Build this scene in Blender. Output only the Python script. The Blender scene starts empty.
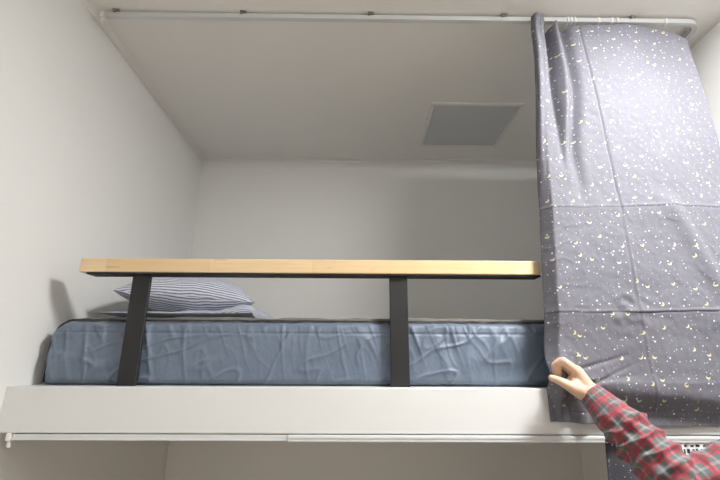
import bpy, bmesh, math, random
import numpy as np
from mathutils import Vector, Matrix, noise

random.seed(7)
scene = bpy.context.scene
COL = scene.collection
R = math.radians

# ------------------------------------------------------------------ materials
def srgb(r, g, b):
    f = lambda c: (c / 255 / 12.92) if c / 255 <= .04045 else ((c / 255 + .055) / 1.055) ** 2.4
    return (f(r), f(g), f(b), 1)

class NT:
    def __init__(s, name):
        s.m = bpy.data.materials.new(name); s.m.use_nodes = True
        s.t = s.m.node_tree; s.n = s.t.nodes; s.b = s.n['Principled BSDF']
    def new(s, typ, **kw):
        n = s.n.new(typ)
        for k, v in kw.items():
            if k in n.inputs.keys() and not hasattr(n, k): n.inputs[k].default_value = v
            else: setattr(n, k, v)
        return n
    def link(s, a, b): s.t.links.new(a, b)
    def math(s, op, a, b=None, c=None, clamp=False):
        n = s.n.new('ShaderNodeMath'); n.operation = op; n.use_clamp = clamp
        for i, v in enumerate((a, b, c)):
            if v is None: continue
            if isinstance(v, (int, float)): n.inputs[i].default_value = v
            else: s.link(v, n.inputs[i])
        return n.outputs[0]
    def vmath(s, op, a, b=None):
        n = s.n.new('ShaderNodeVectorMath'); n.operation = op
        for i, v in enumerate((a, b)):
            if v is None: continue
            if isinstance(v, (tuple, list)): n.inputs[i].default_value = v
            else: s.link(v, n.inputs[i])
        return n
    def mix(s, fac, a, b, mode='MIX'):
        n = s.n.new('ShaderNodeMix'); n.data_type = 'RGBA'; n.blend_type = mode
        for i, v in ((0, fac), (6, a), (7, b)):
            if isinstance(v, (int, float, tuple, list)): n.inputs[i].default_value = v
            else: s.link(v, n.inputs[i])
        return n.outputs[2]
    def noise(s, vec, scale, detail=3, rough=.5):
        n = s.n.new('ShaderNodeTexNoise'); n.inputs['Scale'].default_value = scale
        n.inputs['Detail'].default_value = detail; n.inputs['Roughness'].default_value = rough
        if vec is not None: s.link(vec, n.inputs['Vector'])
        return n.outputs['Fac']
    def obj(s): return s.new('ShaderNodeTexCoord').outputs['Object']
    def uv(s): return s.new('ShaderNodeTexCoord').outputs['UV']
    def scale(s, vec, sc):
        n = s.new('ShaderNodeMapping'); n.inputs['Scale'].default_value = sc
        s.link(vec, n.inputs['Vector']); return n.outputs[0]
    def bump(s, h, strength=.3, dist=.002):
        n = s.new('ShaderNodeBump'); n.inputs['Strength'].default_value = strength
        n.inputs['Distance'].default_value = dist
        s.link(h, n.inputs['Height']); s.link(n.outputs[0], s.b.inputs['Normal'])
    def set(s, **kw):
        for k, v in kw.items():
            i = s.b.inputs[k.replace('_', ' ')]
            if isinstance(v, (int, float, tuple)): i.default_value = v
            else: s.link(v, i)

def simple(name, col, rough=.5, var=.06, nscale=30, bump=0, metal=0, spec=.5, bscale=None):
    t = NT(name); o = t.obj()
    n = t.noise(o, nscale, 4)
    dark = tuple(c * (1 - var) for c in col[:3]) + (1,)
    t.set(Base_Color=t.mix(n, dark, col), Roughness=rough, Metallic=metal, Specular_IOR_Level=spec)
    if bump: t.bump(t.noise(o, bscale or nscale * 6, 5), bump, .001)
    return t.m

M = {}
M['wall'] = simple('white_wallpaper', (.77, .768, .752, 1), .75, .03, 6, .12, bscale=350)
M['ceil'] = simple('white_ceiling_paint', (.80, .785, .76, 1), .8, .03, 4, .10, bscale=300)
M['trim'] = simple('white_trim', (.74, .72, .69, 1), .5, .02, 10)
M['panel'] = simple('white_laminate', (.675, .680, .672, 1), .42, .02, 8, .04, bscale=200)
M['hatch'] = simple('hatch_white_board', (.55, .56, .585, 1), .55, .02, 8)
M['rail'] = simple('white_aluminium', (.60, .61, .615, 1), .4, .03, 20)
M['plastic'] = simple('white_plastic', (.78, .78, .76, 1), .4, .02, 20)
M['clip'] = simple('grey_steel_clip', (.16, .15, .13, 1), .45, .2, 60)
M['black'] = simple('black_powder_coat', (.0075, .0075, .008, 1), .55, .2, 80, .15, bscale=900)
M['piping'] = simple('black_binding', (.012, .013, .016, 1), .7, .2, 80, .3)
M['floor'] = None

def floor_mat():
    t = NT('oak_vinyl_floor'); o = t.obj()
    b = t.new('ShaderNodeTexBrick'); t.link(o, b.inputs['Vector'])
    b.inputs['Scale'].default_value = 1; b.inputs['Brick Width'].default_value = 1.2; b.inputs['Row Height'].default_value = .15
    b.inputs['Mortar Size'].default_value = .002
    b.inputs['Color1'].default_value = (.64, .55, .45, 1); b.inputs['Color2'].default_value = (.58, .49, .39, 1); b.inputs['Mortar'].default_value = (.15, .11, .08, 1)
    n = t.noise(t.scale(o, (2, 30, 1)), 3, 5)
    t.set(Base_Color=t.mix(t.math('MULTIPLY', n, .5), b.outputs[0], (.25, .18, .12, 1)), Roughness=.45)
    return t.m
M['floor'] = floor_mat()

def wood_mat():
    t = NT('honey_pine'); o = t.obj()
    # finger-jointed staves with their own tone, grain along the length, a few knots
    b = t.new('ShaderNodeTexBrick'); t.link(t.scale(o, (1, 1, 1)), b.inputs['Vector'])
    b.inputs['Scale'].default_value = 1; b.inputs['Brick Width'].default_value = .33; b.inputs['Row Height'].default_value = .05
    b.inputs['Mortar Size'].default_value = .0004; b.offset = .37
    b.inputs['Color1'].default_value = (.66, .49, .28, 1); b.inputs['Color2'].default_value = (.76, .60, .38, 1); b.inputs['Mortar'].default_value = (.56, .40, .22, 1)
    g = t.noise(t.scale(o, (2.2, 70, 70)), 2.2, 6, .6)
    c = t.mix(t.math('MULTIPLY', t.math('MULTIPLY_ADD', g, 2.2, -.6, clamp=True), .55), b.outputs[0], (.58, .39, .19, 1))
    w = t.noise(t.scale(o, (7, 40, 40)), 1.7, 2, .5)
    k = t.math('SMOOTH_MAX', 0, t.math('MULTIPLY', t.math('SUBTRACT', w, .66), 7), .02)
    c = t.mix(t.math('MINIMUM', k, .5), c, (.44, .26, .11, 1))
    t.set(Base_Color=c, Roughness=.38)
    t.bump(g, .06, .001)
    return t.m
M['wood'] = wood_mat()

def star_mat(name, base):
    """dark grey cotton printed with small white dots and pale yellow crescent moons; UV is in metres"""
    t = NT(name); uv = t.uv()
    weave = t.noise(uv, 1300, 2); blot = t.noise(uv, 9, 3)
    col = t.mix(t.math('MULTIPLY', weave, .45), base, tuple(c * 1.55 for c in base[:3]) + (1,))
    col = t.mix(t.math('MULTIPLY', blot, .25), col, tuple(c * .8 for c in base[:3]) + (1,))
    def voro(sc, off, rnd=.85):
        v = t.new('ShaderNodeTexVoronoi'); v.voronoi_dimensions = '2D'; v.feature = 'F1'
        v.inputs['Scale'].default_value = sc; v.inputs['Randomness'].default_value = rnd
        sh = t.vmath('ADD', uv, off).outputs[0]; t.link(sh, v.inputs['Vector'])
        d = t.math('DIVIDE', v.outputs['Distance'], sc)   # metres
        sep = t.new('ShaderNodeSeparateColor'); t.link(v.outputs['Color'], sep.inputs[0])
        pos = t.vmath('SUBTRACT', sh, v.outputs['Position']).outputs[0]
        return d, sep.outputs, pos
    def soft(d, r, w=.0008):  # 1 inside radius r
        return t.math('MULTIPLY', t.math('SUBTRACT', t.math('ADD', r, 0.0), d), 1 / w, clamp=True)
    white = (.68, .69, .69, 1); dim = (.36, .36, .40, 1); yellow = (.58, .54, .32, 1)
    d, c, _ = voro(58, (.013, .4, 0))
    col = t.mix(t.math('MULTIPLY', soft(d, t.math('MULTIPLY', c[0], .0022)), .8), col, dim)
    d, c, _ = voro(27, (.31, .17, 0))
    col = t.mix(soft(d, t.math('MULTIPLY_ADD', c[0], .0022, .0008)), col, white)
    d, c, p = voro(31, (.77, .61, 0))
    col = t.mix(soft(d, t.math('MULTIPLY', c[1], .0024)), col, white)
    d, c, p = voro(14.5, (1.9, 2.3, 0), .8)
    ang = t.math('MULTIPLY_ADD', c[0], 1.6, 1.2)
    comb = t.new('ShaderNodeCombineXYZ')
    t.link(t.math('MULTIPLY', t.math('COSINE', ang), .0042), comb.inputs[0])
    t.link(t.math('MULTIPLY', t.math('SINE', ang), .0042), comb.inputs[1])
    ln = t.vmath('LENGTH', t.vmath('SUBTRACT', p, comb.outputs[0]).outputs[0]).outputs['Value']
    on = t.math('GREATER_THAN', c[1], .22)
    moon = t.math('MULTIPLY', soft(d, .0064), t.math('SUBTRACT', 1, soft(ln, .0058)))
    col = t.mix(t.math('MULTIPLY', moon, on), col, yellow)
    t.set(Base_Color=col, Roughness=.75, Specular_IOR_Level=.25, Sheen_Weight=.12, Sheen_Roughness=.5)
    h = t.math('ADD', t.math('MULTIPLY', weave, .25), t.noise(uv, 60, 5, .6))
    t.bump(h, .22, .004)
    return t.m
M['star'] = star_mat('star_and_moon_cotton', (.116, .115, .135, 1))
M['star_shaded'] = star_mat('shaded_star_and_moon_cotton', (.050, .050, .062, 1))  # same cotton with the shade on the lower curtain put into its base colour

def satin_mat():
    t = NT('slate_blue_satin'); o = t.obj()
    n = t.noise(o, 14, 4)
    t.set(Base_Color=t.mix(n, (.098, .128, .178, 1), (.130, .166, .222, 1)), Roughness=.44, Specular_IOR_Level=.5, Sheen_Weight=.2)
    a = t.noise(t.scale(o, (20, 20, 12)), 1.3, 6, .62)
    t.bump(a, .45, .010)
    return t.m
M['satin'] = satin_mat()

def mesh_pad():
    t = NT('grey_spacer_mesh'); o = t.obj()
    v = t.new('ShaderNodeTexVoronoi'); v.inputs['Scale'].default_value = 260; t.link(o, v.inputs['Vector'])
    n = t.noise(o, 25, 4)
    c = t.mix(n, (.12, .12, .108, 1), (.22, .215, .195, 1))
    c = t.mix(t.math('MULTIPLY', v.outputs['Distance'], .6), c, (.05, .05, .045, 1))
    t.set(Base_Color=c, Roughness=.85); t.bump(v.outputs['Distance'], .5, .002)
    return t.m
M['pad'] = mesh_pad()

def stripe_mat(name, period, light, dark, duty):
    t = NT(name); uv = t.uv()
    sep = t.new('ShaderNodeSeparateXYZ'); t.link(uv, sep.inputs[0])
    w = t.noise(t.scale(uv, (7, 16, 1)), 1, 3)
    y = t.math('ADD', sep.outputs[1], t.math('MULTIPLY', w, .016))
    s = t.math('MULTIPLY_ADD', t.math('SINE', t.math('MULTIPLY', y, 2 * math.pi / period)), .5, .5)
    f = t.math('MULTIPLY', t.math('SUBTRACT', s, 1 - duty), 3.2, clamp=True)
    sp = t.noise(t.scale(uv, (160, 500, 1)), 1, 2)
    f = t.math('MULTIPLY', f, t.math('MULTIPLY_ADD', sp, 1.1, .3), clamp=True)
    t.set(Base_Color=t.mix(f, light, dark), Roughness=.8, Specular_IOR_Level=.2)
    t.bump(t.noise(uv, 40, 5), .4, .006)
    return t.m
M['stripe'] = stripe_mat('navy_striped_cotton', .0112, (.60, .62, .68, 1), (.06, .075, .15, 1), .55)
M['stripe_fine'] = stripe_mat('fine_navy_striped_cotton', .0075, (.58, .60, .67, 1), (.10, .12, .20, 1), .45)

def plaid_mat():
    t = NT('red_grey_plaid_flannel'); uv = t.uv()
    sep = t.new('ShaderNodeSeparateXYZ'); t.link(uv, sep.inputs[0])
    def wave(i, period, ph, lo, hi):
        s = t.math('MULTIPLY_ADD', t.math('SINE', t.math('MULTIPLY_ADD', sep.outputs[i], 2 * math.pi / period, ph)), .5, .5)
        return t.math('MULTIPLY', t.math('SUBTRACT', s, lo), 1 / (hi - lo), clamp=True)
    grey = (.065, .072, .072, 1); red = (.36, .018, .038, 1); pale = (.52, .50, .50, 1)
    P = .040
    ru = wave(0, P, 0, .72, .82); rv = wave(1, P, 0, .74, .84)
    c = t.mix(t.math('MULTIPLY', ru, .85), grey, red)
    c = t.mix(t.math('MULTIPLY', rv, .65), c, red)
    lu = wave(0, P, math.pi, .93, .97); lv = wave(1, P, math.pi, .93, .97)
    c = t.mix(t.math('MULTIPLY', lu, .14), c, pale); c = t.mix(t.math('MULTIPLY', lv, .14), c, pale)
    ku = wave(0, P, 0, .95, .98); kv = wave(1, P, 0, .95, .98)
    c = t.mix(t.math('MULTIPLY', ku, .55), c, (.06, .05, .06, 1)); c = t.mix(t.math('MULTIPLY', kv, .55), c, (.06, .05, .06, 1))
    n = t.noise(uv, 900, 2)
    c = t.mix(t.math('MULTIPLY', n, .12), c, (.24, .22, .22, 1))
    t.set(Base_Color=c, Roughness=.8, Specular_IOR_Level=.4, Sheen_Weight=.12)
    t.bump(t.noise(uv, 70, 4), .35, .005)
    return t.m
M['plaid'] = plaid_mat()

def skin_mat():
    t = NT('skin'); o = t.obj()
    n = t.noise(o, 60, 4)
    t.set(Base_Color=t.mix(n, (.54, .35, .245, 1), (.64, .44, .325, 1)), Roughness=.5,
          Subsurface_Weight=.12, Subsurface_Scale=.01)
    t.b.inputs['Subsurface Radius'].default_value = (1, .35, .2)
    t.bump(t.noise(o, 420, 3), .15, .001)
    return t.m
M['skin'] = skin_mat()
M['nail'] = simple('fingernail', (.68, .44, .34, 1), .3, .05, 90)
M['jeans'] = simple('dark_denim', (.03, .045, .085, 1), .85, .4, 120, .4)
M['shoe'] = simple('dark_leather', (.03, .025, .022, 1), .5, .2, 60)
M['hair'] = simple('dark_hair', (.012, .010, .009, 1), .5, .4, 200, .6)
M['eye'] = simple('eye_white', (.7, .7, .68, 1), .2, .05, 90)

def header_mat():
    """pleating tape: white with two rows of dark woven slots"""
    t = NT('white_pleating_tape'); uv = t.uv()
    sep = t.new('ShaderNodeSeparateXYZ'); t.link(uv, sep.inputs[0])
    s = t.math('GREATER_THAN', t.math('SINE', t.math('MULTIPLY', sep.outputs[0], 2 * math.pi / .0175)), -.15)
    s2 = t.math('GREATER_THAN', t.math('SINE', t.math('MULTIPLY_ADD', sep.outputs[0], 2 * math.pi / .0125, 1.0)), -.2)
    def band(a, b): return t.math('MULTIPLY', t.math('GREATER_THAN', sep.outputs[1], a), t.math('LESS_THAN', sep.outputs[1], b))
    f = t.math('MAXIMUM', t.math('MULTIPLY', s, band(.004, .010)), t.math('MULTIPLY', s2, band(.015, .027)))
    t.set(Base_Color=t.mix(f, (.74, .74, .75, 1), (.02, .02, .03, 1)), Roughness=.8)
    return t.m
M['tape'] = header_mat()

def emit_mat(name, strength, col=(1, .995, .985, 1)):
    t = NT(name)
    t.set(Base_Color=(.8, .8, .8, 1), Emission_Color=col, Emission_Strength=strength)
    return t.m

# ------------------------------------------------------------------ objects
def link(name, me, mat, parent=None, smooth=False):
    o = bpy.data.objects.new(name, me); COL.objects.link(o)
    if mat: me.materials.append(mat)
    if parent: o.parent = parent
    if smooth:
        for p in me.polygons: p.use_smooth = True
    return o

def build(name, bm, mat, parent=None, smooth=False):
    bmesh.ops.recalc_face_normals(bm, faces=bm.faces[:])
    me = bpy.data.meshes.new(name); bm.to_mesh(me); bm.free()
    return link(name, me, mat, parent, smooth)

def tag(o, label, cat, group=None):
    o['label'] = label; o['category'] = cat
    if group: o['group'] = group
    return o

def thing(name, label, cat, loc):
    o = bpy.data.objects.new(name, None); COL.objects.link(o); o.empty_display_size = .05
    o.location = loc; tag(o, label, cat)
    bpy.context.view_layer.update()
    return o

def structure(o): o['kind'] = 'structure'; return o

def reparent(o, root):
    """children are built in world coordinates; keep them in place under their thing"""
    o.parent = root
    off = Vector(root.location)
    p = root.parent
    while p: off += Vector(p.location); p = p.parent
    o.matrix_parent_inverse = Matrix.Identity(4)
    o.data.transform(Matrix.Translation(-off))
    return o

def box(bm, x0, x1, y0, y1, z0, z1, bevel=0, seg=2):
    r = bmesh.ops.create_cube(bm, size=1)
    for v in r['verts']:
        v.co = Vector((x0 + (v.co.x + .5) * (x1 - x0), y0 + (v.co.y + .5) * (y1 - y0), z0 + (v.co.z + .5) * (z1 - z0)))
    if bevel:
        es = list({e for v in r['verts'] for e in v.link_edges})
        bmesh.ops.bevel(bm, geom=es, offset=bevel, segments=seg, affect='EDGES', profile=.5)

def bx(name, mat, dims, root=None, bevel=0, seg=2):
    bm = bmesh.new(); box(bm, *dims, bevel=bevel, seg=seg)
    o = build(name, bm, mat)
    if root: reparent(o, root)
    return o

def tube(bm, pts, r, seg=10, closed=False):
    pts = [Vector(p) for p in pts]; rings = []
    n = len(pts)
    for i, p in enumerate(pts):
        d = (pts[min(i + 1, n - 1)] - pts[max(i - 1, 0)]).normalized()
        a = d.cross(Vector((0, 0, 1)))
        if a.length < .2: a = d.cross(Vector((0, 1, 0)))
        a.normalize(); b = d.cross(a)
        rings.append([bm.verts.new(p + (a * math.cos(t) + b * math.sin(t)) * r) for t in [2 * math.pi * k / seg for k in range(seg)]])
    for i in range(n - 1):
        for k in range(seg):
            bm.faces.new((rings[i][k], rings[i][(k + 1) % seg], rings[i + 1][(k + 1) % seg], rings[i + 1][k]))
    bm.faces.new(rings[0]); bm.faces.new(rings[-1][::-1])

def sweep_rect(bm, path, w, z0, z1):
    """rectangular section swept along a plan path; w is the width across"""
    rings = []
    n = len(path)
    for i, (x, y) in enumerate(path):
        a = Vector(path[max(i - 1, 0)]); b = Vector(path[min(i + 1, n - 1)])
        d = (b - a).normalized(); nn = Vector((-d.y, d.x)) * w / 2
        rings.append([bm.verts.new((x + sx * nn.x, y + sx * nn.y, z)) for sx, z in ((-1, z0), (1, z0), (1, z1), (-1, z1))])
    for i in range(n - 1):
        for k in range(4):
            bm.faces.new((rings[i][k], rings[i][(k + 1) % 4], rings[i + 1][(k + 1) % 4], rings[i + 1][k]))
    bm.faces.new(rings[0]); bm.faces.new(rings[-1][::-1])

def grid_mesh(name, P, UV=None, thick=0):
    """P: (nv, nu, 3) array"""
    nv, nu = P.shape[:2]
    vs = P.reshape(-1, 3).tolist()
    fs = [(j * nu + i, j * nu + i + 1, (j + 1) * nu + i + 1, (j + 1) * nu + i) for j in range(nv - 1) for i in range(nu - 1)]
    me = bpy.data.meshes.new(name); me.from_pydata(vs, [], fs)
    if UV is not None:
        l = me.uv_layers.new(name='UVMap'); u = UV.reshape(-1, 2)
        idx = np.empty(len(me.loops), dtype=np.int32); me.loops.foreach_get('vertex_index', idx)
        l.data.foreach_set('uv', u[idx].astype(np.float32).ravel())
    me.update()
    return me

def apply_mods(o):
    dg = bpy.context.evaluated_depsgraph_get(); dg.update()
    me = bpy.data.meshes.new_from_object(o.evaluated_get(dg))
    old = o.data; o.modifiers.clear(); o.data = me
    bpy.data.meshes.remove(old)
    return o

def N(x, y, z=0.0): return noise.noise(Vector((x, y, z)))

# ------------------------------------------------------------------ the room  (metres; x along the bed, y away from the viewer)
XL, XR, YB, YF, ZC = -1.0, 1.40, 2.516, -2.6, 2.774
structure(bx('floor', M['floor'], (XL - .1, XR + .1, YF - .1, YB + .1, -.08, 0)))
structure(bx('ceiling', M['ceil'], (XL - .1, XR + .1, YF - .1, YB + .1, ZC, ZC + .1)))
structure(bx('wall_left', M['wall'], (XL - .1, XL, YF - .1, YB + .1, 0, ZC)))
structure(bx('wall_right', M['wall'], (XR, XR + .1, YF - .1, YB + .1, 0, ZC)))
structure(bx('wall_back', M['wall'], (XL, XR, YB, YB + .1, 0, ZC)))
structure(bx('wall_front', M['wall'], (XL, XR, YF - .1, YF, 0, ZC)))
structure(bx('wall_inner', M['wall'], (1.228, 1.262, 1.36, YB, 0, 1.40)))
# small cove trims where the ceiling meets the left and the back wall
def cove(name, along, a, b):
    bm = bmesh.new()
    prof = [(0, 0), (.020, 0), (.020, -.003), (.011, -.006), (.006, -.011), (.004, -.020), (0, -.020)]
    rings = []
    for t in (a, b):
        rings.append([bm.verts.new((XL + p, t, ZC + q) if along == 'y' else (t, YB - p, ZC + q)) for p, q in prof])
    k = len(prof)
    for i in range(k): bm.faces.new((rings[0][i], rings[0][(i + 1) % k], rings[1][(i + 1) % k], rings[1][i]))
    bm.faces.new(rings[0]); bm.faces.new(rings[1][::-1])
    return structure(build(name, bm, M['trim']))
cove('trim_1', 'y', YF, YB - .026)
cove('trim_2', 'x', XL, XR)

# ceiling lamps: the square panel close to the bunk and an added fill lamp behind the viewer
def lamp(name, label, x, y, half, strength, drop):
    t = thing(name, label, 'ceiling light', (x, y, ZC - .03))
    bm = bmesh.new()
    h, w = half, .012
    for d in ((x - h, x + h, y - h, y - h + w), (x - h, x + h, y + h - w, y + h), (x - h, x - h + w, y - h + w, y + h - w), (x + h - w, x + h, y - h + w, y + h - w)):
        box(bm, *d, ZC - .014, ZC)
    reparent(build('frame', bm, M['plastic']), t)
    bx('diffuser', emit_mat('lit_diffuser', strength), (x - h + w, x + h - w, y - h + w, y + h - w, ZC - drop, ZC - .004), t, bevel=.004)
    return t
LAMP1, FILL_LAMP = 170, 9
lamp('ceiling_light', 'small square ceiling light right in front of the star curtain', 0.97, .60, .18, LAMP1, .024)
lamp('ceiling_light', 'added square fill light on the ceiling at the far end of the room behind the viewer', .15, -1.2, .28, FILL_LAMP, .10)  # unseen lamp, added only to lift the fill light

# access hatch in the alcove ceiling
t = thing('access_hatch', 'pale square access hatch set flush in the alcove ceiling', 'hatch', (.615, 2.095, ZC))
x0, x1, y0, y1 = .380, .852, 1.868, 2.320
bx('hatch_board', M['hatch'], (x0 + .02, x1 - .02, y0 + .02, y1 - .02, ZC - .004, ZC), t)
bm = bmesh.new()
for d in ((x0, x1, y0, y0 + .018), (x0, x1, y1 - .018, y1), (x0, x0 + .018, y0 + .018, y1 - .018), (x1 - .018, x1, y0 + .018, y1 - .018)):
    box(bm, *d, ZC - .010, ZC, bevel=.002, seg=1)
reparent(build('hatch_frame', bm, M['trim']), t)

# ------------------------------------------------------------------ loft platform
ZL, ZP, YP = 1.4314, 1.3085, 1.30
t = thing('loft_platform', 'white built-in loft bed platform with a wide flat front panel', 'bed platform', (.2, 1.9, ZP))
bx('front_panel', M['panel'], (XL, XR, YP, YP + .03, ZP, ZL), t, bevel=.0025)
bx('deck', M['panel'], (XL, XR, YP + .03, YB, ZL - .045, ZL - .0005), t)

# ------------------------------------------------------------------ guard rail
t = thing('guard_rail', 'honey-coloured wooden guard rail on two black flat steel posts', 'guard rail', (-.14, 1.37, ZL))
bm = bmesh.new(); box(bm, -.884, .603, 1.34, 1.403, 1.7768, 1.8222)
vert = [e for e in bm.edges if all(abs(v.co.x - .603) < 1e-4 for v in e.verts)]
bmesh.ops.bevel(bm, geom=vert, offset=.012, segments=4, affect='EDGES', profile=.5)
rest = [e for e in bm.edges if e.is_manifold and e.calc_face_angle(0) > .8]
bmesh.ops.bevel(bm, geom=rest, offset=.0025, segments=2, affect='EDGES', profile=.5)
reparent(build('top_rail', bm, M['wood']), t)
bx('steel_strip', M['black'], (-.862, .599, 1.344, 1.396, 1.7712, 1.7772), t, bevel=.001, seg=1)
for cx in (-.690, .1390):
    p = bx('post', M['black'], (cx - .0290, cx + .0290, 1.358, 1.370, ZL, 1.7714), t, bevel=.0015, seg=1)
# two screw heads on the strip's underside
for sx in (-.80, -.255):
    bm = bmesh.new()
    bmesh.ops.create_cone(bm, cap_ends=True, segments=14, radius1=.005, radius2=.006, depth=.003, matrix=Matrix.Translation((sx, 1.378, 1.7699)))
    reparent(build('screw', bm, M['clip']), t)

# ------------------------------------------------------------------ mattress
MX0, MX1, MY0, MY1, MZ0, MZ1 = -.966, 1.02, 1.397, 2.49, ZL, 1.6285
RC = .058
def m_top(x):
    e = min(x - MX0, MX1 - x)
    if e >= RC: return MZ1
    e = max(e, 0)
    return MZ1 - RC * 1.15 + RC * 1.15 * math.sqrt(max(0, 1 - ((RC - e) / RC) ** 2))
def m_wr(x, z):
    """creases of the loose satin cover, towards the viewer negative"""
    h = (z - MZ0) / (MZ1 - MZ0)
    # vertical gathers hanging from the top seam, diagonal drags lower down
    g = abs(N(x * 17 + z * 3, z * 3.5, 1.3)); a = (1 - min(1, g * 4.6)) ** 2
    g2 = abs(N(x * 9 - z * 13, z * 7 + x * 3, 5.1)); b = (1 - min(1, g2 * 5.5)) ** 2
    g3 = abs(N(x * 30 + z * 9, z * 8, 9.7)); c = (1 - min(1, g3 * 5)) ** 2
    amp = .4 + .6 * max(0, N(x * 2.3, 4.4, 0) + .35)
    dy = -(.0125 * a * (.35 + .65 * h) + .0105 * b * (1 - .4 * h) + .0075 * c * h) * amp
    dy += .006 * N(x * 4.5, z * 7, 3.3)
    # long shallow drag fold towards the right-hand end
    q = (z - 1.46) - (x - .22) * .32
    dy += -.006 * math.exp(-(q / .035) ** 2) * max(0, min(1, (x - .16) / .1)) * max(0, min(1, (.62 - x) / .1))
    q2 = (z - 1.435) - (x - .40) * .36
    dy += .006 * math.exp(-(q2 / .03) ** 2) * max(0, min(1, (x - .36) / .1))
    # stitched seam below the top edge
    dy += .0035 * math.exp(-((z - (MZ1 - .038)) / .003) ** 2)
    # the panel bellies out between its piped edges
    dy += -.012 * (1 - (2 * h - 1) ** 2) ** .5
    return dy
nu, nv = 560, 60
P = np.zeros((nv, nu, 3))
for i in range(nu):
    u = i / (nu - 1)
    x = MX0 + (MX1 - MX0) * u
    if u < .06: x = MX0 + (MX1 - MX0) * .06 * (1 - math.cos(u / .06 * math.pi / 2)) * 1.0
    zt = m_top(x)
    for j in range(nv):
        v = j / (nv - 1); z = MZ0 + .002 + (zt - MZ0 - .002) * v
        edge = min(v, 1 - v, ) * (zt - MZ0)
        edge = min(edge, (x - MX0) * 1.2, (MX1 - x) * 1.2)
        fade = min(1, edge / .018); fade = fade * (2 - fade)
        P[j, i] = (x, MY0 + .012 * (1 - fade) + m_wr(x, z) * fade, z)
t = thing('mattress', 'thick mattress in a creased slate-blue satin cover on the white platform', 'mattress', (0, 1.94, ZL))
front = grid_mesh('front', P)
bm = bmesh.new(); bm.from_mesh(front); bpy.data.meshes.remove(front)
out = [Vector(P[0, i]) for i in range(nu)][::-1] + [Vector(P[j, 0]) for j in range(1, nv)]
out = [P[j, 0] for j in range(nv)] + [P[nv - 1, i] for i in range(1, nu)] + [P[j, nu - 1] for j in range(nv - 2, -1, -1)] + [P[0, i] for i in range(nu - 2, 0, -8)]
prev = None; rings = []
for yy in (None, MY0 + .03, MY0 + .3, MY0 + .7, MY1):
    rings.append([bm.verts.new((p[0] - (0 if yy is None or p[0] > -.8 else min(.004, (-.8 - p[0]) * .03)), p[1] if yy is None else yy, p[2])) for p in out])
for a, b in zip(rings, rings[1:]):
    for k in range(len(out)):
        bm.faces.new((a[k], a[(k + 1) % len(out)], b[(k + 1) % len(out)], b[k]))
bm.faces.new(rings[-1])
bmesh.ops.remove_doubles(bm, verts=bm.verts[:], dist=1e-5)
reparent(build('cover', bm, M['satin'], smooth=True), t)
# black piping round the front panel
bm = bmesh.new()
pts = [P[j, 0] for j in range(2, nv, 3)] + [P[nv - 1, i] for i in range(1, nu, 2)]
pts = [(p[0] + (-.003 if k < 20 else 0), p[1] - .004 + .0012 * N(p[0] * 30, 2), p[2] + .0015 + .0012 * N(p[0] * 22, 7)) for k, p in enumerate(pts)]
tube(bm, pts, .0046, 8)
reparent(build('piping', bm, M['piping'], smooth=True), t)
# grey top pad, softly quilted, rising above the piping
nu2, nv2 = 220, 70
Q = np.zeros((nv2, nu2, 3))
for j in range(nv2):
    v = j / (nv2 - 1); y = MY0 + .004 + (MY1 - .02 - MY0 - .004) * v ** 1.8
    for i in range(nu2):
        u = i / (nu2 - 1); x = MX0 + .01 + (MX1 - MX0 - .02) * u
        d = min(y - MY0 - .004, MY1 - .02 - y)
        e = min(1, d / .016); e = math.sqrt(max(0, 1 - (1 - e) ** 2))
        ex = min(x - MX0, MX1 - x); fe = min(1, ex / .1)
        z = m_top(x) - .002 + e * fe * (.0150 + .005 * N(x * 7, 2.2, y * 5) + .003 * N(x * 19, 5, y * 11))
        Q[j, i] = (x, y, z)
reparent(link('top_pad', grid_mesh('top_pad', Q), M['pad'], smooth=True), t)

# ------------------------------------------------------------------ pillows
def sst(a, b, x):
    k = min(1, max(0, (x - a) / (b - a))); return k * k * (3 - 2 * k)
def pillow(name, label, a, b, c, mat, mtx, kx=.10, seed=0, swell=0):
    n = 90; P = {}
    bm = bmesh.new(); uvl = bm.loops.layers.uv.new('UVMap')
    def pt(u, v, s):
        x = a * u * (1 - kx * (1 - v * v)); y = b * v * (1 - kx * (1 - u * u))
        e = max(0, (1 - u ** 2) * (1 - v ** 2)); h = c * e ** (.52 - .22 * swell * sst(.2, .9, u)) * (1 + (3.0 if s > 0 else 0) * swell * sst(.45, .92, u))
        h *= 1 + .12 * N(x * 7 + seed, y * 9, s * 3)
        h += min(1, e * 3) * (.006 * N(x * 18 + seed, y * 22, s * 3 + 9) + .006 * N(x * 8 - y * 16, seed, 2))
        return Vector((x, y, s * max(h, 0)))
    for s in (1, -1):
        vs = [[bm.verts.new(pt(math.sin(math.pi / 2 * (2 * i / n - 1)), math.sin(math.pi / 2 * (2 * j / n - 1)), s)) for i in range(n + 1)] for j in range(n + 1)]
        arc = [[0] * (n + 1) for _ in range(n + 1)]
        for i in range(n + 1):
            for j in range(1, n + 1): arc[j][i] = arc[j - 1][i] + (vs[j][i].co - vs[j - 1][i].co).length
        mid = n // 2
        for j in range(n):
            for i in range(n):
                q = [(j, i), (j, i + 1), (j + 1, i + 1), (j + 1, i)]
                if s < 0: q = q[::-1]
                f = bm.faces.new([vs[p][r] for p, r in q]); f.smooth = True
                for l, (p, r) in zip(f.loops, q): l[uvl].uv = (vs[p][r].co.x, arc[p][r] - arc[mid][r] + (.0 if s > 0 else .7))
    bmesh.ops.remove_doubles(bm, verts=bm.verts[:], dist=1e-5)
    o = build(name, bm, mat, smooth=True)
    o.matrix_world = mtx
    tag(o, label, 'pillow')
    return o
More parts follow.
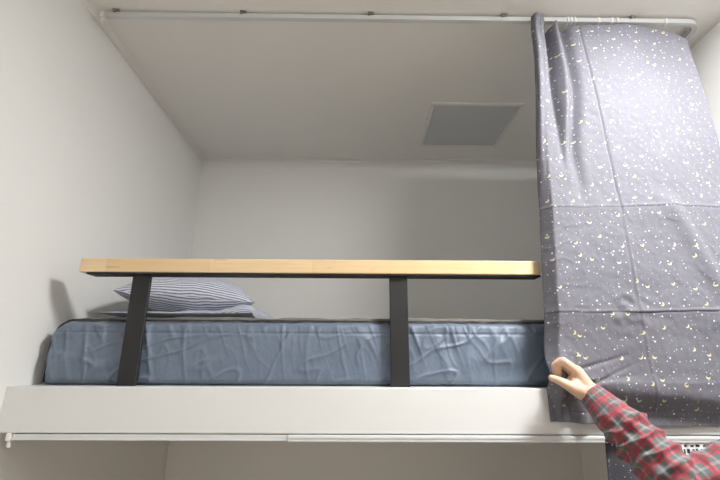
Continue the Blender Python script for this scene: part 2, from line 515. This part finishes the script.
pillow('pillow', 'navy pinstriped pillow lying flat, half hidden beneath the other pillow', .295, .235, .019,
       M['stripe_fine'], Matrix.Translation((-.658, 1.80, 1.675)) @ Matrix.Rotation(R(-2), 4, 'Z'), seed=3, swell=1.0)
pillow('pillow', 'plump navy and white striped pillow on top, its pointed corner near the wall', .247, .165, .092,
       M['stripe'], Matrix.Translation((-.669, 1.745, 1.757)) @ Matrix.Rotation(R(12), 4, 'Z') @ Matrix.Rotation(R(3), 4, 'Y') @ Matrix.Rotation(R(7), 4, 'X'), kx=.07, seed=11)

# ------------------------------------------------------------------ curtain tracks
RY = 1.312
t = thing('curtain_track', 'long white ceiling track carrying the star curtain, bent round at its end', 'curtain rail', (0, RY, 2.745))
track_root = t
path = [(-.952 + k * .1, RY) for k in range(22)] + [(1.262, RY)]
r = .048
path += [(1.262 + r * math.sin(a), RY + r - r * math.cos(a)) for a in [math.pi / 2 * k / 8 for k in range(1, 9)]] + [(1.31, 1.9), (1.31, YB)]
bm = bmesh.new(); sweep_rect(bm, path, .017, 2.7455, 2.7640); reparent(build('track', bm, M['rail']), t)
bm = bmesh.new(); box(bm, -.965, -.950, RY - .011, RY + .011, 2.742, 2.767, bevel=.002); box(bm, -.962, -.953, RY - .006, RY + .006, 2.722, 2.742, bevel=.002)
reparent(build('end_stop', bm, M['plastic']), t)
for k, x in enumerate((-.905, -.4295, .0508, .5568, 1.0468)):
    bm = bmesh.new()
    box(bm, x - .010, x + .010, RY - .014, RY + .016, 2.7635, ZC, bevel=.0015)
    box(bm, x - .011, x - .004, RY - .018, RY - .008, 2.760, 2.771, bevel=.001)
    reparent(build('bracket', bm, M['clip']), t)

ZR = 1.2995
t = thing('lower_track', 'slim white two-piece curtain track under the platform panel', 'curtain rail', (.2, 1.307, 1.29))
bm = bmesh.new(); box(bm, -.955, -.186, 1.302, 1.316, 1.2915, 1.3062, bevel=.002); box(bm, -.955, -.186, 1.2995, 1.303, 1.2905, 1.2945)
reparent(build('inner_track', bm, M['rail']), t)
bm = bmesh.new(); box(bm, -.186, 1.38, 1.294, 1.318, 1.2885, 1.3062, bevel=.002); box(bm, -.186, 1.38, 1.2925, 1.296, 1.2985, 1.3010)
reparent(build('outer_track', bm, M['rail']), t)
bm = bmesh.new(); box(bm, -.970, -.957, 1.298, 1.318, 1.2880, 1.3085, bevel=.002); box(bm, -.967, -.957, 1.303, 1.313, 1.2700, 1.2880, bevel=.002)
reparent(build('end_stop', bm, M['plastic']), t)

# ------------------------------------------------------------------ star curtain
def ip(z, tab):
    return float(np.interp(z, [p[0] for p in tab], [p[1] for p in tab]))
XLEFT = [(1.335, .556), (1.43, .556), (1.51, .557), (1.60, .570), (1.69, .578), (1.95, .600), (2.19, .613), (2.45, .630), (2.62, .643), (2.70, .646), (2.75, .652)]
XRIGHT = [(1.33, 1.222), (2.12, 1.224), (2.64, 1.232), (2.75, 1.238)]
YBASE = [(1.335, 1.284), (1.38, 1.274), (1.45, 1.256), (1.60, 1.258), (1.9, 1.264), (2.3, 1.278), (2.55, 1.290), (2.70, 1.300), (2.75, 1.300)]
VC = [(1.339, .8476), (1.6474, .8384), (1.98, .8431), (2.338, .8373), (2.68, .8315)]
ZTOP = [(.64, 2.745), (.655, 2.750), (.690, 2.750), (.700, 2.735), (.708, 2.700), (.722, 2.712), (.745, 2.734), (.760, 2.734), (.775, 2.716), (.81, 2.718), (.90, 2.721), (1.05, 2.720), (1.13, 2.714), (1.19, 2.696), (1.24, 2.668)]
ZBOT = [(.55, 1.345), (.60, 1.343), (.70, 1.338), (.80, 1.334), (1.21, 1.333)]
def sst(a, b, x):
    k = min(1, max(0, (x - a) / (b - a))); return k * k * (3 - 2 * k)
def ga(x, c, w): return math.exp(-((x - c) / w) ** 2)
def cloth(x, z):
    """depth of the cloth in front of the track plane at (x, z), right of the turned-back edge"""
    y = ip(z, YBASE)
    up = sst(1.95, 2.55, z)
    xl = ip(z, XLEFT)
    # gathered pleats at the left end, fading out below
    y -= .030 * ga(x, xl + .030, .021) * sst(2.15, 2.6, z)
    y += .032 * ga(x, xl + .080 - .014 * up, .012) * up * sst(2.735, 2.70, z)
    y -= .024 * ga(x, .738 - .06 * (1 - up), .015) * sst(1.9, 2.5, z)
    y += .026 * ga(x, .774 - .045 * (1 - sst(2.15, 2.5, z)), .018) * sst(1.93, 2.25, z)
    # broad billow and slack
    y += .014 * ga(x, .98, .10) * sst(1.5, 2.2, z) * -1
    y += .010 * N(x * 3.1, z * 2.0, 4.2) + .0045 * N(x * 7, z * 5.5, 1.7)
    # slanting drag folds on the right
    q = (x - 1.00) - (1.99 - z) * .34
    y += -.012 * ga(q, 0, .030) * sst(1.60, 1.75, z) * sst(2.06, 1.96, z)
    q = (x - 1.08) - (1.66 - z) * .10
    y += -.010 * ga(q, 0, .04) * sst(1.42, 1.5, z) * sst(1.67, 1.62, z)
    # vertical pack fold: thin groove above, raised ridge below
    xc = ip(z, VC)
    lo = sst(2.0, 1.92, z)
    y += .0055 * ga(x, xc, .0035) * (1 - lo) + (.0012 * ga(x, xc - .004, .004) - .0024 * ga(x, xc + .003, .0035)) * lo
    y -= (.010 * max(0, 1 - abs(x - xc) / .12)) * .5
    # two horizontal pack folds
    for zc, s in ((1.981 + .008 * (x - .6), .9), (1.648 + .008 * (x - .6), 1.25)):
        wob = .003 * N(x * 16, zc)
        seg = .55 + .7 * abs(N(x * 9, zc * 3)) + (.35 if x > xc else 0)
        y += s * seg * (.0016 * ga(z, zc + wob - .0015, .0022) - .0016 * ga(z, zc + wob + .0035, .004))
        y -= s * .0040 * max(0, 1 - abs(z - zc) / .07)
    # crumple round the crossing of the lower folds
    rr = math.hypot(x - xc + .02, (z - 1.655))
    y += .008 * N(x * 42, z * 42, 2) * math.exp(-(rr / .05) ** 2)
    cr_ = (1 - min(1, abs(N(x * 15, z * 15, 8.8)) * 5)) ** 2
    y -= .0018 * cr_ * max(0, N(x * 4, z * 4, 3.9) + .25)
    rr = math.hypot((x - xc + .02) * .6, z - 2.32)
    y += .006 * N(x * 38, z * 30, 5) * math.exp(-(rr / .04) ** 2)
    # tension from the hand, slack below it
    y += .030 * ga(x, .603, .015) * sst(1.46, 1.42, z)
    y -= .016 * ga(x, .640, .018) * sst(1.44, 1.38, z)
    q = (z - 1.44) + (x - .66) * .10
    y += -.010 * ga(q, 0, .035) * sst(.62, .72, x) + .010 * ga(q + .055, 0, .03) * sst(.62, .72, x)
    for k, sl in ((.0, .55), (.035, .30), (.06, .85)):
        q = (z - (1.475 - k)) - (x - .60) * sl * .5
        y += .0035 * ga(q, 0, .006) * sst(.59, .64, x) * sst(.84, .70, x)
    y -= .032 * ga(z, 1.475, .045) * sst(xl + .075, xl + .02, x)
    # stitched hem
    y += .0022 * ga(z, 1.370, .0025)
    # fine rumple
    y += .0016 * N(x * 24, z * 20, 6.6) + .0010 * N(x * 60, z * 50, 3.1)
    return min(y, 1.292 if z < 1.46 else (1.300 if z < 2.1 or z > 2.735 else 1.335))
NF, NM, NV = 12, 230, 560
nu = NF + NM
P = np.zeros((NV, nu, 3)); UV = np.zeros((NV, nu, 2))
for j in range(NV):
    v = j / (NV - 1)
    for i in range(nu):
        z = 1.335 + (2.745 - 1.335) * v
        if i < NF:                        # turned-back edge
            k = 1 - i / NF
            xl = ip(z, XLEFT); xr_ = xl + .026
            x = xr_
        else:
            k = None; xl = ip(z, XLEFT); xr_ = xl + .026
            s = (i - NF) / (NM - 1); x = xr_ + (ip(z, XRIGHT) - xr_) * s
        zt, zb = ip(x if k is None else xr_ - .026 * k, ZTOP), ip(x, ZBOT)
        z = zb + (zt - zb) * v
        xl = ip(z, XLEFT); xr_ = xl + .026
        if k is None:
            x = xr_ + (ip(z, XRIGHT) - xr_) * s; y = cloth(x, z); uvx = x
        else:
            round_ = sst(1.9, 2.45, z)
            y0 = cloth(xr_, z)
            yl = cloth(xl + .026 * (1 - k), z)
            yflat = y0 + .042 * k
            ybulge = y0 - .010 * math.sin(math.pi * k ** 2) + .016 * k ** 5
            x = xr_ - .026 * k
            y = yflat * (1 - round_) + ybulge * round_
            y += .0015 * N(z * 18, k * 3)
            y = min(y, 1.2945 if z < 1.46 else 1.32)
            uvx = xr_ - .036 * k
        P[j, i] = (x, y, z); UV[j, i] = (uvx, z)
me = grid_mesh('star_curtain', P, UV)
cur = link('star_curtain', me, M['star'], smooth=True)
sm = cur.modifiers.new('cloth_thickness', 'SOLIDIFY'); sm.thickness = .0009; sm.offset = 1
apply_mods(cur)
tag(cur, 'grey star and moon print curtain hanging from the ceiling track, pulled by a hand', 'curtain')
# white gliders that clip the curtain to the track
for k, gx in enumerate((.797, .811, .825, .915, .966, .986, 1.172)):
    bm = bmesh.new()
    box(bm, gx - .0035, gx + .0035, RY - .0125, RY + .0125, 2.7415, 2.7655, bevel=.001, seg=1)
    reparent(build('glider', bm, M['plastic']), track_root)

# ------------------------------------------------------------------ lower curtain
nu, nv = 240, 90
P = np.zeros((nv, nu, 3)); UV = np.zeros((nv, nu, 2))
for j in range(nv):
    v = j / (nv - 1)
    for i in range(nu):
        u = i / (nu - 1); x = .712 - .020 * (1 - v) + (1.36 - .712) * u; z = .25 + (1.2875 - .25) * v
        y = 1.309 + (.004 + .012 * (1 - v) ** .5) * math.sin(x * 55 + 2 * N(x * 4, z)) * min(1, (1 - v) * 9 + .25) + .006 * N(x * 6, z * 3, 8)
        P[j, i] = (x, y, z); UV[j, i] = (x * 1.08 + 3, z)
low = link('lower_curtain', grid_mesh('lower_curtain', P, UV), M['star_shaded'], smooth=True)
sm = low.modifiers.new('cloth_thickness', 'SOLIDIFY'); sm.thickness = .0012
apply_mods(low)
tag(low, 'star-print curtain of the lower bunk, shade painted into its colour, hanging below the slim track', 'curtain')
nu, nv = 200, 10
P = np.zeros((nv, nu, 3)); UV = np.zeros((nv, nu, 2))
for j in range(nv):
    for i in range(nu):
        u = i / (nu - 1); x = .84 + (1.36 - .84) * u; z = 1.2880 - .030 * j / (nv - 1)
        P[j, i] = (x, 1.2985 - .0025 * math.sin(x * 220) - .001 * math.sin(x * 900) * 0, z); UV[j, i] = (x, 1.2880 - z)
hd = link('header_tape', grid_mesh('header_tape', P, UV), M['tape'], low, smooth=True)
hd['label'] = 'white pleating tape with dark slots'

# ------------------------------------------------------------------ person reaching in from the side
def capsule(bm, p0, r0, p1, r1, seg=14):
    tmp = bmesh.new()
    for p, r in ((p0, r0), (p1, r1)):
        bmesh.ops.create_uvsphere(tmp, u_segments=seg, v_segments=seg // 2 + 2, radius=r, matrix=Matrix.Translation(Vector(p)))
    if (Vector(p0) - Vector(p1)).length > 1e-5:
        res = bmesh.ops.convex_hull(tmp, input=tmp.verts[:])
        bmesh.ops.delete(tmp, geom=list({g for g in res['geom_interior'] if isinstance(g, bmesh.types.BMVert)}), context='VERTS')
        loose = [v for v in tmp.verts if not v.link_faces]
        bmesh.ops.delete(tmp, geom=loose, context='VERTS')
    me = bpy.data.meshes.new('tmp'); tmp.to_mesh(me); tmp.free(); bm.from_mesh(me); bpy.data.meshes.remove(me)

def blob(name, caps, voxel, smooth, mat, parent=None, fac=.5):
    bm = bmesh.new()
    for c in caps: capsule(bm, *c)
    o = build(name, bm, mat, parent, smooth=False)
    m = o.modifiers.new('r', 'REMESH'); m.mode = 'VOXEL'; m.voxel_size = voxel; m.use_smooth_shade = True
    if smooth:
        m = o.modifiers.new('s', 'SMOOTH'); m.iterations = smooth; m.factor = fac
    apply_mods(o)
    if not o.data.materials: o.data.materials.append(mat)
    for p in o.data.polygons: p.use_smooth = True
    return o

SH, EL, WR = Vector((1.03, .965, 1.372)), Vector((.722, 1.020, 1.236)), Vector((.6122, 1.172, 1.4305))
HANDJ = {}
def hand_caps():
    """right hand pinching the curtain edge: palm, four curled fingers, thumb underneath"""
    c = []
    W = WR
    mcp = [Vector((.592, 1.172, 1.4786)), Vector((.6007, 1.195, 1.4826)), Vector((.6097, 1.215, 1.4744)), Vector((.622, 1.232, 1.4609))]
    pip = [Vector((.5557, 1.172, 1.5083)), Vector((.5601, 1.197, 1.5084)), Vector((.5706, 1.219, 1.4993)), Vector((.5853, 1.237, 1.4818))]
    dip = [Vector((.5446, 1.182, 1.5000)), Vector((.5465, 1.206, 1.4979)), Vector((.5572, 1.226, 1.4885)), Vector((.5733, 1.241, 1.4723))]
    tip = [Vector((.5480, 1.190, 1.4811)), Vector((.5480, 1.210, 1.4790)), Vector((.5610, 1.228, 1.4739)), Vector((.5792, 1.242, 1.4604))]
    rad = [(.0135, .0108, .0092, .0080), (.0135, .0106, .0090, .0078), (.0125, .0100, .0086, .0076), (.0110, .0086, .0076, .0068)]
    for m, p, d, t_, r in zip(mcp, pip, dip, tip, rad):
        c += [(m, r[0], p, r[1]), (p, r[1], d, r[2]), (d, r[2], t_, r[3])]
        c += [(W + (m - W) * .18, .0230, m, r[0] + .0015)]
    # web between the knuckles and heel of the hand
    for a, b in zip(mcp, mcp[1:]): c.append((a, .0115, b, .011))
    c.append((W, .0275, W + Vector((-.022, .012, .020)), .0265))
    # thumb: ball, knuckle, tip
    cmc, tm, ti, tt = W + Vector((-.014, -.002, .000)), Vector((.5660, 1.160, 1.4410)), Vector((.5415, 1.167, 1.4560)), Vector((.5225, 1.180, 1.4655))
    c += [(cmc, .0225, tm, .0150), (tm, .0140, ti, .0112), (ti, .0112, tt, .0084)]
    c += [(tm + Vector((.012, .006, .004)), .014, mcp[0] + Vector((.010, .008, -.010)), .012)]
    HANDJ.update(tt=tt, ti=ti, tip=tip, dip=dip)
    # forearm inside the sleeve
    d = (EL - W)
    c += [(W, .0275, W + d * .5, .036), (W + d * .5, .036, EL, .040), (EL, .040, SH, .048)]
    return c
CX, CY = 1.085, .785     # trunk axis of the standing person, who faces the curtain's edge (towards -x)
def body_caps():
    c = hand_caps()
    L = Vector
    # trunk
    for s in (-1, 1):
        c += [(L((CX, CY + s * .07, 1.30)), .105, L((CX + .01, CY + s * .055, 1.06)), .095), (L((CX + .01, CY + s * .055, 1.06)), .095, L((CX + .01, CY + s * .07, .93)), .105)]
        c += [(L((CX, CY, 1.40)), .07, L((CX, CY + s * .16, 1.375)), .055)]
        c += [(L((CX + .01, CY + s * .085, .90)), .095, L((CX + .005, CY + s * .10, .50)), .062), (L((CX + .005, CY + s * .10, .50)), .060, L((CX + .03, CY + s * .11, .10)), .042)]
        c += [(L((CX + .04, CY + s * .11, .055)), .036, L((CX - .13, CY + s * .125, .038)), .030)]
    c += [(SH, .05, L((CX, CY + .12, 1.36)), .06)]
    # other arm hanging
    c += [(L((CX, CY - .19, 1.37)), .052, L((CX + .02, CY - .235, 1.09)), .040), (L((CX + .02, CY - .235, 1.09)), .040, L((CX - .05, CY - .225, .84)), .026)]
    h = L((CX - .05, CY - .225, .84))
    c += [(h, .026, h + L((-.02, 0, -.07)), .024)]
    for k in range(4):
        a = h + L((-.035 + .002 * k, .0 + (k - 1.5) * .0, -.075)) + L((.018 * (k - 1.5), 0, 0))
        c += [(h + L((.010 * (k - 1.5), 0, -.03)), .014, a, .0105), (a, .0105, a + L((.002, .012, -.032)), .0088), (a + L((.002, .012, -.032)), .0088, a + L((.006, .026, -.055)), .0075)]
    c += [(h + L((-.012, .006, -.02)), .015, h + L((-.045, .014, -.05)), .011), (h + L((-.045, .014, -.05)), .011, h + L((-.050, .018, -.082)), .009)]
    # neck and head
    H = L((CX - .025, CY, 1.605))
    c += [(L((CX, CY, 1.40)), .062, L((CX - .01, CY, 1.52)), .055)]
    c += [(H + L((.02, 0, .035)), .090, H + L((-.025, 0, .03)), .080), (H + L((-.02, 0, 0)), .070, H + L((-.05, 0, -.075)), .042), (H + L((-.05, .0, -.085)), .028, H + L((-.07, 0, -.085)), .024)]
    c += [(H + L((-.095, 0, .02)), .010, H + L((-.116, 0, -.022)), .013)]
    for s in (-1, 1):
        c += [(H + L((-.085, s * .030, .035)), .014, H + L((-.075, s * .055, .030)), .012), (H + L((-.083, s * .010, -.058)), .009, H + L((-.076, s * .026, -.056)), .006)]
        c += [(H + L((.010, s * .084, .025)), .012, H + L((.004, s * .080, -.025)), .009), (H + L((-.07, s * .035, -.015)), .026, H + L((-.06, s * .045, -.02)), .024)]
    return c, H
person = thing('person', 'person in a red and grey plaid shirt gripping the star curtain edge', 'person', (CX, CY, 0))
bc, HD = body_caps()
body = reparent(blob('body', bc, .0024, 5, M['skin'], fac=.5), person)
# thumb nail
def nail(p, d, up, w, l):
    bm = bmesh.new(); d = d.normalized(); s = d.cross(up).normalized(); up = s.cross(d).normalized(); vs = []
    for j in range(7):
        row = []
        for i in range(7):
            a = (i / 6 - .5) * 2; b = (j / 6 - .5) * 2
            ww = w * math.sqrt(max(0, 1 - (abs(b) ** 3) * .55))
            row.append(bm.verts.new(p + s * (a * ww) + d * (b * l) + up * (-.0030 * a * a - .0004 * b * b)))
        vs.append(row)
    for j in range(6):
        for i in range(6): bm.faces.new((vs[j][i], vs[j][i + 1], vs[j + 1][i + 1], vs[j + 1][i]))
    o = build('fingernail', bm, M['nail'], smooth=True)
    m = o.modifiers.new('t', 'SOLIDIFY'); m.thickness = .0008; apply_mods(o)
    reparent(o, person)
tt, ti = HANDJ['tt'], HANDJ['ti']
d = tt - ti
nail(tt - d.normalized() * .001 + Vector((.0, -.0078, .0022)), d, Vector((0, -1, .25)), .0055, .0065)

# shirt: trunk plus sleeves, plaid laid along each sleeve
sc = []
for s in (-1, 1):
    sc += [(Vector((CX, CY + s * .075, 1.31)), .122, Vector((CX + .01, CY + s * .065, 1.06)), .118), (Vector((CX + .01, CY + s * .065, 1.06)), .118, Vector((CX + .01, CY + s * .075, .90)), .125)]
    sc += [(Vector((CX, CY, 1.405)), .072, Vector((CX, CY + s * .16, 1.375)), .066)]
sc += [(Vector((CX, CY, 1.42)), .068, Vector((CX, CY, 1.455)), .064)]
D1 = EL - WR
cuff = WR + D1.normalized() * .012
sc += [(cuff, .0325, WR + D1 * .16, .038), (WR + D1 * .16, .038, WR + D1 * .42, .054), (WR + D1 * .42, .054, EL, .062), (EL, .062, EL + (SH - EL) * .5, .066), (EL + (SH - EL) * .5, .066, SH, .070), (SH, .070, Vector((CX, CY + .10, 1.36)), .080)]
L2 = [Vector((CX, CY - .19, 1.37)), Vector((CX + .02, CY - .235, 1.09)), Vector((CX - .045, CY - .225, .86))]
sc += [(L2[0], .068, L2[1], .054), (L2[1], .054, L2[2], .036)]
shirt = blob('shirt', sc, .0032, 6, M['plaid'])
me = shirt.data
nV = len(me.vertices)
co = np.empty(nV * 3); me.vertices.foreach_get('co', co); co = co.reshape(-1, 3)
nr = np.empty(nV * 3); me.vertex_normals.foreach_get('vector', nr); nr = nr.reshape(-1, 3)
uv = np.zeros((nV, 2)); disp = np.zeros(nV)
segs = [(np.array(SH), np.array(EL), 0.0), (np.array(EL), np.array(WR), (SH - EL).length)]
ref = np.array([0., -.45, .9])
for i in range(nV):
    p = co[i]
    if p[0] < .985 and p[1] > .88 and p[2] > 1.1:
        best = None
        for a, b, off in segs:
            ax = b - a; L = np.linalg.norm(ax); ax = ax / L
            tt_ = float(np.clip((p - a) @ ax, 0, L)) if True else 0
            q = p - (a + ax * tt_); d = np.linalg.norm(q)
            if best is None or d < best[0]:
                if off: tl = (p - a) @ ax
                else: tl = min((p - a) @ ax, L + .03)
                r_ = ref - ax * (ref @ ax); r_ /= np.linalg.norm(r_); s_ = np.cross(ax, r_)
                best = (d, off + tl, math.atan2(q @ s_, q @ r_))
        l, an = best[1], best[2]
        uv[i] = (l, an * .05)
        le = (SH - EL).length
        # wrinkles run round the sleeve on a slant, strongest at the crook of the elbow, easing at the cuff
        k = l - le
        amp = .25 + .75 * math.exp(-((k - .02) / .11) ** 2) + 1.0 * math.exp(-((k - .14) / .05) ** 2)
        if l > le + D1.length - .06: amp *= .35
        ph = l * 150 + 1.6 * math.sin(an * 1.0 + 1) + 3.0 * N(l * 14, math.cos(an) * 1.3, math.sin(an) * 1.3)
        w = (1 - abs(math.sin(ph * .5))) ** 1.5
        w2 = N(l * 38, 2.2 * math.cos(an + l * 7), 2.2 * math.sin(an + l * 7))
        disp[i] = amp * (.0085 * w + .0085 * w2 - .005) + .005 * N(l * 12, math.cos(an) * 1.5, math.sin(an) * 1.5 + 5)
    else:
        a = math.atan2(p[1] - CY, p[0] - CX)
        uv[i] = (p[2], a * .14)
        disp[i] = .005 * N(p[0] * 12, p[1] * 12, p[2] * 7) + .002 * N(p[0] * 40, p[1] * 40, p[2] * 30)
co += nr * disp[:, None]
# end the sleeve flat at the cuff
wax = np.array((EL - WR).normalized()); 
tq = (co - np.array(WR)) @ wax
near = (np.linalg.norm(co - np.array(WR), axis=1) < .08) & (tq < .004)
co[near] += np.outer(.004 - tq[near], wax) * .97
me.vertices.foreach_set('co', co.ravel()); me.update()
idx = np.empty(len(me.loops), dtype=np.int32); me.loops.foreach_get('vertex_index', idx)
lay = me.uv_layers.new(name='UVMap'); lay.data.foreach_set('uv', uv[idx].astype(np.float32).ravel())
reparent(shirt, person)
# trousers, shoes, hair, eyes
V = Vector
tc = []
for s in (-1, 1):
    tc += [(V((CX + .01, CY + s * .075, .955)), .112, V((CX + .01, CY + s * .085, .86)), .112), (V((CX + .01, CY + s * .085, .86)), .108, V((CX + .005, CY + s * .10, .50)), .080), (V((CX + .005, CY + s * .10, .50)), .080, V((CX + .03, CY + s * .11, .12)), .062)]
reparent(blob('trousers', tc, .006, 4, M['jeans']), person)
for s in (-1, 1):
    b = [(V((CX + .045, CY + s * .11, .05)), .046, V((CX - .05, CY + s * .118, .045)), .043), (V((CX - .05, CY + s * .118, .045)), .043, V((CX - .15, CY + s * .126, .040)), .038), (V((CX + .035, CY + s * .11, .06)), .048, V((CX + .035, CY + s * .11, .10)), .046)]
    o = blob('shoe', b, .004, 3, M['shoe'])
    for v in o.data.vertices: v.co.z = max(v.co.z, .001)
    reparent(o, person)
hc = [(HD + V((.030, 0, .050)), .094, HD + V((-.015, 0, .052)), .088), (HD + V((.045, 0, .0)), .080, HD + V((.040, 0, -.04)), .066), (HD + V((-.03, 0, .085)), .060, HD + V((-.06, .02, .085)), .040)]
reparent(blob('hair', hc, .005, 3, M['hair']), person)
for s in (-1, 1):
    bm = bmesh.new(); bmesh.ops.create_uvsphere(bm, u_segments=16, v_segments=10, radius=.0115, matrix=Matrix.Translation(HD + V((-.0905, s * .031, .012))))
    eye = reparent(build('eye', bm, M['eye'], smooth=True), person)
    bm = bmesh.new(); bmesh.ops.create_uvsphere(bm, u_segments=12, v_segments=8, radius=.0055, matrix=Matrix.Translation(HD + V((-.0975, s * .031, .012))))
    reparent(build('iris', bm, M['hair'], smooth=True), eye)

# ------------------------------------------------------------------ camera, world, view
f, th, yaw, roll = 424.72, .2825, -.0102, .0047
def cam_dir(x, y, z):   # right, forward, up in the camera -> world
    c, s = math.cos(th), math.sin(th); y, z = c * y - s * z, s * y + c * z
    c, s = math.cos(yaw), math.sin(yaw); x, y = c * x - s * y, s * x + c * y
    return Vector((x, y, z))
cr, sr = math.cos(roll), math.sin(roll)
right, upv, fwd = cam_dir(cr, 0, sr), cam_dir(-sr, 0, cr), cam_dir(0, 1, 0)
cd = bpy.data.cameras.new('camera'); cam = bpy.data.objects.new('camera', cd); COL.objects.link(cam)
cd.sensor_fit = 'HORIZONTAL'; cd.sensor_width = 36; cd.lens = f / 720 * 36; cd.clip_start = .02
cam.matrix_world = Matrix(((right.x, upv.x, -fwd.x, 0), (right.y, upv.y, -fwd.y, 0), (right.z, upv.z, -fwd.z, 1.5), (0, 0, 0, 1)))
scene.camera = cam
w = bpy.data.worlds.new('world'); scene.world = w; w.use_nodes = True
w.node_tree.nodes['Background'].inputs[0].default_value = (.7, .8, 1, 1); w.node_tree.nodes['Background'].inputs[1].default_value = .3
vs = scene.view_settings
vs.view_transform = 'Standard'; vs.look = 'None'; vs.gamma = 1; vs.use_curve_mapping = False
vs.exposure = 0.0
scene.cycles.use_denoising = True
scene.cycles.max_bounces = 10; scene.cycles.diffuse_bounces = 7
scene.cycles.sample_clamp_indirect = 4
